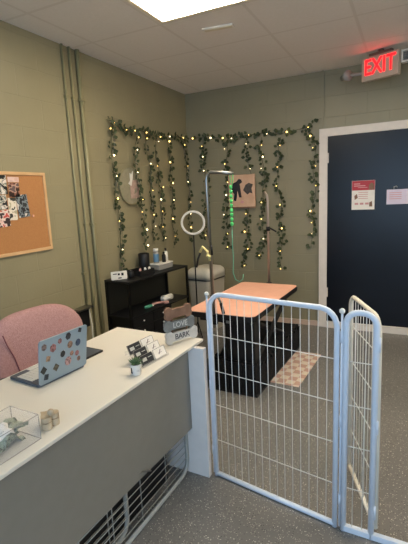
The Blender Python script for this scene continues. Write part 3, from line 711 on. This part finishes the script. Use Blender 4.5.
# panel lying on its side under the desk
t = thing('folded_pet_fence', 'white wire playpen panel lying on its side under the desk', 'pet fence', (1.394, -2.815, 0), math.radians(-91.0))
bm = NB()
x0, x1, zb, zt, r = .0, 1.02, .012, .62, .07
tube(bm, [(x1, 0, zb), (x0+r, 0, zb)]+[(x0+r-r*math.sin(k*PI/12), 0, zb+r-r*math.cos(k*PI/12)) for k in range(1, 6)]+[(x0, 0, zb+r), (x0, 0, zt-r)]+[(x0+r-r*math.cos(k*PI/12), 0, zt-r+r*math.sin(k*PI/12)) for k in range(1, 6)]+[(x0+r, 0, zt), (x1, 0, zt)], .011, 10)
tube(bm, [(x1, 0, zb), (x1, 0, zt)], .011, 10)
obj('frame', bm, M['shaded_wire'], t, True)
for k in range(14): z = zb+.04*(k+1); obj('bar', tube(NB(), [(x0, 0, z), (x1, 0, z)], .0022, 6), M['shaded_wire'], t, True)
for x in (.21, .42, .62, .81): obj('crossbar', tube(NB(), [(x, -.004, zb), (x, -.004, zt)], .0026, 6), M['shaded_wire'], t, True)
t = thing('folded_pet_fence', 'second playpen panel standing behind the one under the desk', 'pet fence', (1.345, -3.30, 0), math.radians(-91.0))
bm = NB(); x1 = .95
tube(bm, [(x1, 0, zb), (x0+r, 0, zb)]+[(x0+r-r*math.sin(k*PI/12), 0, zb+r-r*math.cos(k*PI/12)) for k in range(1, 6)]+[(x0, 0, zb+r), (x0, 0, zt-r)]+[(x0+r-r*math.cos(k*PI/12), 0, zt-r+r*math.sin(k*PI/12)) for k in range(1, 6)]+[(x0+r, 0, zt), (x1, 0, zt)], .011, 10)
tube(bm, [(x1, 0, zb), (x1, 0, zt)], .011, 10)
obj('frame', bm, M['shaded_wire'], t, True)
for k in range(14): z = zb+.04*(k+1); obj('bar', tube(NB(), [(x0, 0, z), (x1, 0, z)], .0022, 6), M['shaded_wire'], t, True)
for x in (.12, .45, .78): obj('crossbar', tube(NB(), [(x, -.004, zb), (x, -.004, zt)], .0026, 6), M['shaded_wire'], t, True)
t = thing('dark_filler_box', 'black box added under the desk to darken it behind the wire panels', 'filler box', (1.10, -3.46, 0), RZD)  # black box added to darken the space under the desk
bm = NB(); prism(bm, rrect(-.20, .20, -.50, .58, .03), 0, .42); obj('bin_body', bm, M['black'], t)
obj('filler_box_lid', prism(NB(), rrect(-.21, .21, -.51, .59, .03), .4205, .44), M['black'], t)
t = thing('playpen_pin', 'small steel pin hooked across the panel under the desk', 'pin', (1.408, -3.31, .312))
bm = NB(); tube(bm, [(0, -.02, 0), (.01, .05, 0), (.03, .09, -.02)], .004, 8); obj('rod', bm, M['chrome'], t, True)
bm = NB(); tube(bm, [(0, -.03, 0), (0, -.02, 0)], .008, 8); obj('knob', bm, M['chrome'], t, True)

# ================================================================== GROOMING TABLE
TZ = .65
t = thing('grooming_table', 'grooming table with a peach rubber top on a black lift base', 'table', (1.237, -1.388, 0), math.radians(-2.6))
tw, tl = .278, .545
obj('tabletop', prism(NB(), rrect(-tw, tw, -tl, tl, .05), TZ-.004, TZ), M['peach'], t)
obj('table_edge', prism(NB(), rrect(-tw-.004, tw+.004, -tl-.004, tl+.004, .052), TZ-.045, TZ-.0045), M['black'], t, bev=.003)
bm = NB(); box(bm, -.20, .22, -.47, -.42, TZ-.09, TZ-.046); box(bm, -.20, .22, .40, .45, TZ-.09, TZ-.046); box(bm, .18, .22, -.42, .40, TZ-.09, TZ-.046); box(bm, -.20, -.16, -.42, .40, TZ-.09, TZ-.046)
obj('under_frame', bm, M['black'], t)
o = obj('control_box', box(NB(), .02, .085, -.49, -.475, TZ-.10, TZ-.05), M['black'], t)
obj('socket', box(NB(), .035, .06, -.4935, -.4905, TZ-.085, TZ-.065), M['greyplast'], o)
# base: broad black frame with ribbed skirts
bm = NB(); box(bm, -.15, .26, -.47, .66, 0, .02)
obj('base_plate', bm, M['black'], t)
bm = NB()
for k in range(11): box(bm, -.15+.0375*k, -.15+.0375*k+.03, -.474, -.455, .021, .25)
box(bm, -.15, .26, -.455, -.44, .021, .262)
obj('front_skirt', bm, M['black_rough'], t)
bm = NB()
for k in range(26): box(bm, .245, .262, -.43+.042*k, -.43+.042*k+.034, .021, .20+.02*((k*7) % 3))
box(bm, .22, .2445, -.43, .66, .021, .235)
obj('side_skirt', bm, M['black_rough'], t)
bm = NB()
for k in range(26): box(bm, -.150, -.133, -.43+.042*k, -.43+.042*k+.034, .021, .20+.02*((k*7) % 3))
obj('side_skirt', bm, M['black_rough'], t)
bm = NB(); box(bm, -.13, .2195, -.43, .655, .19, .235); obj('base_cover', bm, M['black_rough'], t)
for sx in (-.10, .20):
    for s in (-1, 1):
        a = Vector((sx+.012*s, -s*.36, .24)); b = Vector((sx+.012*s, s*.36, TZ-.10))
        bm = NB(); tube(bm, [a, b], .022, 4); obj('scissor_arm', bm, M['black'], t)
obj('motor_column', prism(NB(), rrect(-.02, .225, -.42, -.30, .02), .236, TZ-.0905), M['black'], t)
obj('actuator', tube(NB(), [(-.06, .3, .26), (-.02, -.25, .5)], .03, 10), M['greyfur'], t, True)

# left arm
t = thing('curved_steel_pole', 'tall curved steel grooming arm clamped at the near left of table', 'grooming arm', (1.188, -1.957, TZ))
t.rotation_euler = (0, math.radians(-.9), 0)
p = [(0, 0, -.10), (0, 0, .955)]+[(.04-.04*math.cos(k*PI/12), 0, .955+.055*math.sin(k*PI/12)) for k in range(1, 7)]+[(.12, 0, 1.002), (.2, 0, .99)]
obj('post', tube(NB(), p, .0125, 12), M['chrome'], t, True)
obj('clamp', box(NB(), -.025, .025, -.016, .019, -.075, .002), M['black'], t, bev=.004)
obj('collar', tube(NB(), [(0, 0, .11), (0, 0, .145)], .019, 12), M['black'], t, True)
obj('knob', tube(NB(), [(.019, 0, .128), (.05, 0, .128)], .008, 8), M['black'], t, True)
# right post
t = thing('straight_steel_pole', 'thin straight steel post rising from the far end of the table', 'grooming arm', (1.245, -.80, TZ))
p = [(0, 0, -.08), (0, 0, .78), (-.005, 0, .83), (-.03, 0, .87)]
obj('post', tube(NB(), p, .0115, 12), M['pinkpost'], t, True)
obj('collar', tube(NB(), [(0, 0, .50), (0, 0, .54)], .02, 12), M['black'], t, True)
obj('knob', tube(NB(), [(.019, 0, .525), (.065, 0, .50), (.08, 0, .49)], .008, 8), M['black'], t, True)
obj('clamp', box(NB(), -.02, .02, -.028, .02, -.075, -.0), M['black'], t)

# green beaded leash
t = thing('beaded_leash', 'bright green beaded grooming leash hanging from the curved arm', 'leash', (1.366, -1.957, 1.618))
obj('loop', tube(NB(), [(-.006, 0, .035), (-.016, 0, .01), (-.012, 0, -.03), (0, 0, -.05), (.004, 0, -.03), (.006, 0, .01), (-.002, 0, .035)], .003, 6), M['green'], t, True)
bm = NB()
for k in range(9):
    z = -.05-.031*k; tube(bm, [(-.012, 0, z), (-.012, 0, z-.006), (-.012, 0, z-.022), (-.012, 0, z-.028)], .01, 8, radii=[.006, .0115, .0115, .006])
obj('beads', bm, M['green'], t, True)
obj('cord', tube(NB(), [(-.012, 0, -.33), (-.014, 0, -.45), (-.01, 0, -.55), (-.016, 0, -.65), (.0, 0, -.70), (.03, 0, -.715), (.055, 0, -.695), (.06, 0, -.66)], .003, 6), M['teal'], t, True)
# yellow webbing and black leash on the arm
t = thing('webbing_strap', 'pale yellow and black strap looped over the curved grooming arm', 'strap', (1.179, -1.972, 1.15))
bm = NB(); tube(bm, [(.012, -.02, -.10), (-.005, -.022, -.03), (-.04, -.02, .0), (-.065, -.018, -.04)], .009, 8); tube(bm, [(.02, -.02, -.07), (-.01, -.026, -.06)], .010, 8); obj('webbing', bm, M['gold'], t, True)
obj('strap_tail', tube(NB(), [(-.062, -.018, -.045), (-.085, -.015, -.09), (-.10, -.012, -.15)], .007, 8), M['black'], t, True)
obj('buckle', tube(NB(), [(.018, .0, .01), (.022, 0, -.06)], .008, 8), M['black'], t, True)
t = thing('leash_clip', 'short black leash with metal clip hanging by the arm collar', 'leash', (1.226, -1.957, .79))
obj('clip', tube(NB(), [(0, 0, -.005), (.014, -.005, -.03), (.024, -.005, -.05)], .008, 8), M['chrome'], t, True)
obj('strap', tube(NB(), [(.024, -.005, -.05), (.03, -.005, -.08), (.042, -.005, -.128)], .012, 8), M['black'], t, True)

# mat
o = obj('floor_mat', box(NB(), -.115, .115, -.36, .36, 0, .008), M['mat'], loc=(1.622, -1.225, .0005)); o.rotation_euler = (0, 0, math.radians(-3)); tag(o, 'cream and pink checked mat on floor beside the grooming table', 'mat')

# ================================================================== SHELF UNIT
SR = math.radians(-6)
sh = thing('shelf_unit', 'black metal shelf unit with drawers against the left wall', 'shelf unit', (.19, -1.285, 0), SR)
a, b = .145, .455
obj('top_shelf', box(NB(), -a, a, -b, b, .782, .80), M['black'], sh, bev=.002)
obj('middle_shelf', box(NB(), -a, a, -b, b, .46, .475), M['black'], sh)
for sx in (-1, 1):
    for sy in (-1, 1): obj('leg', box(NB(), sx*(a-.01)-.01, sx*(a-.01)+.01, sy*(b-.01)-.01, sy*(b-.01)+.01, 0, .7815), M['blackm'], sh)
obj('shade_sheet', box(NB(), -a-.003, -a-.0005, -b, b, .10, .78), M['wall_shade'], sh)  # dark sheet standing in for shade on the wall behind
obj('side_rail', box(NB(), a-.012, a-.002, b-.004, b+.0, .60, .612), M['blackm'], sh)
bm = NB(); box(bm, -a+.02, a-.015, -b+.02, b-.30, .08, .4595); obj('drawer_case', bm, M['black'], sh)
for c in range(2):
    for k in range(4):
        y0 = -b+.03+c*.285
        d = obj('drawer', box(NB(), a-.0148, a-.004, y0, y0+.27, .09+k*.092, .175+k*.092), M['black'], sh, bev=.002)
        bm = NB(); bmesh.ops.create_uvsphere(bm, u_segments=8, v_segments=6, radius=.008); bmesh.ops.translate(bm, verts=bm.verts, vec=(a+.004, y0+.135, .135+k*.092)); obj('knob', bm, M['whitep'], d, True)
def onshelf(lx, ly, z=.8005):
    v_ = Matrix.Rotation(SR, 3, 'Z') @ Vector((lx, ly, 0)); return (.19+v_.x, -1.285+v_.y, z)
t = thing('card_display', 'small white printed card sign at the near end of the shelf', 'sign', onshelf(-.02, -.39), math.radians(50))
obj('card', prism(NB(), rrect(-.072, .072, .0, .075, .008), -.006, .006, 'xz'), M['whitep'], t, bev=.001)
bm = NB(); box(bm, -.055, -.02, -.0075, -.0061, .05, .058); box(bm, -.012, .006, -.0075, -.0061, .04, .058); box(bm, .02, .04, -.0075, -.0061, .035, .06); box(bm, -.01, .02, -.0075, -.0061, .01, .02); obj('print', bm, M['cardb'], t)
t = thing('round_speaker', 'small round black device beside the white card sign', 'speaker', onshelf(.03, -.29))
obj('body', lathe(NB(), [(.02, 0), (.028, .01), (.028, .055), (.018, .065)], seg=16), M['black'], t, True)
obj('button', lathe(NB(), [(.008, .0655), (.008, .068)], seg=10), M['alum'], t)
t = thing('storage_tray', 'low black tray in the middle of the shelf top', 'tray', onshelf(.0, -.12), SR)
bm = NB(); box(bm, -.085, .085, -.10, .10, 0, .006); box(bm, -.085, -.08, -.10, .10, .006, .05); box(bm, .08, .085, -.10, .10, .006, .05); box(bm, -.08, .08, -.10, -.095, .006, .05); box(bm, -.08, .08, .095, .10, .006, .05); obj('tray_body', bm, M['black'], t)
for i, (lx, ly, mm, lab) in enumerate(((.03, -.16, 'pinkhair', 'pink comb end sticking up in the black tray'), (.04, -.10, 'whitep', 'white cap in the middle of the black tray'), (.05, -.05, 'whitep', 'white cap at the far end of the black tray'))):
    o = obj('grooming_tool', lathe(NB(), [(.008, 0), (.012, .01), (.012, .045), (.006, .058)], seg=10), M[mm], loc=onshelf(lx, ly, .807), smooth=True); tag(o, lab, 'tool', 'tools in the black tray')
t = thing('black_canister', 'black cylindrical canister behind the tray on the shelf', 'canister', onshelf(-.09, .045) )
obj('canister_body', lathe(NB(), [(.045, 0), (.052, .01), (.055, .17), (.05, .175), (.046, .16)], seg=20), M['black'], t, True)
t = thing('supply_box', 'pale grey flat box carrying bottles at the shelf far end', 'box', onshelf(-.01, .215), SR)
obj('box_body', box(NB(), -.06, .06, -.115, .115, 0, .05), M['greyplast'], t, bev=.004)
obj('box_lid', box(NB(), -.063, .063, -.118, .118, .0502, .062), M['whitep'], t, bev=.003)
def bottle(lx, ly, r, h, body, cap, lab, band=None, z=.863):
    t = thing('bottle', lab, 'bottle', onshelf(lx, ly, z), 0, 'bottles on the pale box')
    obj('bottle_body', lathe(NB(), [(r*.9, 0), (r, .004), (r, h*.68), (r*.45, h*.78)], seg=16), M[body], t, True)
    obj('cap', lathe(NB(), [(r*.5 if cap != 'whitep' else r*.95, h*.781), (r*.5 if cap != 'whitep' else r*.95, h*.98), (r*.3, h)], seg=16), M[cap], t, True)
    if band: obj('bottle_label', lathe(NB(), [(r+.0005, h*.1), (r+.0008, h*.12), (r+.0008, h*.6), (r+.0005, h*.62)], seg=16, cap=False), M[band], t, True)
bottle(-.02, .15, .028, .15, 'greyplast', 'whitep', 'blue-labelled spray bottle with a white cap on the pale box', 'bluel')
bottle(.01, .235, .020, .105, 'black', 'black', 'small black bottle in the middle on the pale box')
bottle(-.01, .295, .022, .135, 'whitep', 'black', 'white bottle with black pump farthest along the pale box')
# things on middle shelf
t = thing('lint_roller', 'white fluffy roller lying on the middle shelf', 'roller', onshelf(.06, .18, .508), SR+math.radians(85))
obj('roll', tube(NB(), [(-.075, 0, 0), (-.065, 0, 0), (.065, 0, 0), (.075, 0, 0)], .03, 14, radii=[.02, .031, .031, .02]), M['whitep'], t, True)
t = thing('pet_brush', 'pink-handled brush lying on the middle shelf', 'brush', onshelf(.07, .02, .4855), SR+math.radians(60))
obj('handle', tube(NB(), [(-.06, 0, .005), (0, 0, .007), (.06, 0, .005)], .01, 8), M['pinkhair'], t, True)
obj('bristle_head', box(NB(), .0605, .11, -.02, .02, -.008, .012), M['pinkhair'], t, bev=.003)
t = thing('green_bottle', 'small teal bottle lying at the near end of the middle shelf', 'bottle', onshelf(.07, -.12, .492), SR+math.radians(80))
obj('bottle_body', tube(NB(), [(-.05, 0, 0), (-.04, 0, 0), (.03, 0, 0), (.04, 0, 0)], .016, 10, radii=[.01, .016, .016, .008]), M['teal'], t, True)
obj('cap', tube(NB(), [(.0405, 0, 0), (.058, 0, 0)], .009, 10), M['whitep'], t, True)

# trash can
t = thing('trash_can', 'warm grey rectangular bin with a domed lid beside the shelf', 'trash can', (.40, -.45, 0), math.radians(-8))
bm = NB(); A_ = rrect(-.125, .125, -.15, .15, .04); B_ = rrect(-.15, .15, -.18, .18, .05)
va = [bm.verts.new((x, y, 0)) for x, y in A_]; vb = [bm.verts.new((x, y, .585)) for x, y in B_]
bm.faces.new(va[::-1]); bm.faces.new(vb)
for i in range(len(va)): bm.faces.new((va[i], va[(i+1) % len(va)], vb[(i+1) % len(va)], vb[i]))
obj('bin_body', bm, M['trash'], t)
obj('rim', prism(NB(), rrect(-.156, .156, -.186, .186, .05), .586, .598), M['darksteel'], t)
bm = NB(); pv = None
for s, z in ((1, .599), (1, .66), (.96, .69), (.8, .715), (.5, .728)):
    cv = [bm.verts.new((x*s, y*s, z)) for x, y in rrect(-.154, .154, -.184, .184, .05)]
    if pv:
        for i in range(len(cv)): bm.faces.new((pv[i], pv[(i+1) % len(cv)], cv[(i+1) % len(cv)], cv[i]))
    else: bm.faces.new(cv[::-1])
    pv = cv
bm.faces.new(pv); obj('lid', bm, M['trash_l'], t, True)

# ring light
t = thing('ring_light', 'white ring light on a thin black stand by the shelf', 'ring light', (.44, -.79, 0), math.radians(25))
bm = NB()
ring = [(.115*math.cos(k*PI/20), 0, 1.235+.115*math.sin(k*PI/20)) for k in range(40)]
tube(bm, ring, .0125, 10, closed=True); obj('ring', bm, M['ringw'], t, True)
obj('pole', tube(NB(), [(0, .0, .05), (0, .0, 1.108)], .007, 8), M['blackm'], t, True)
for k in range(3):
    a = k*2*PI/3-.9; obj('leg', tube(NB(), [(0, 0, .18), (.07*math.cos(a), .07*math.sin(a), .006)], .005, 6), M['blackm'], t, True)
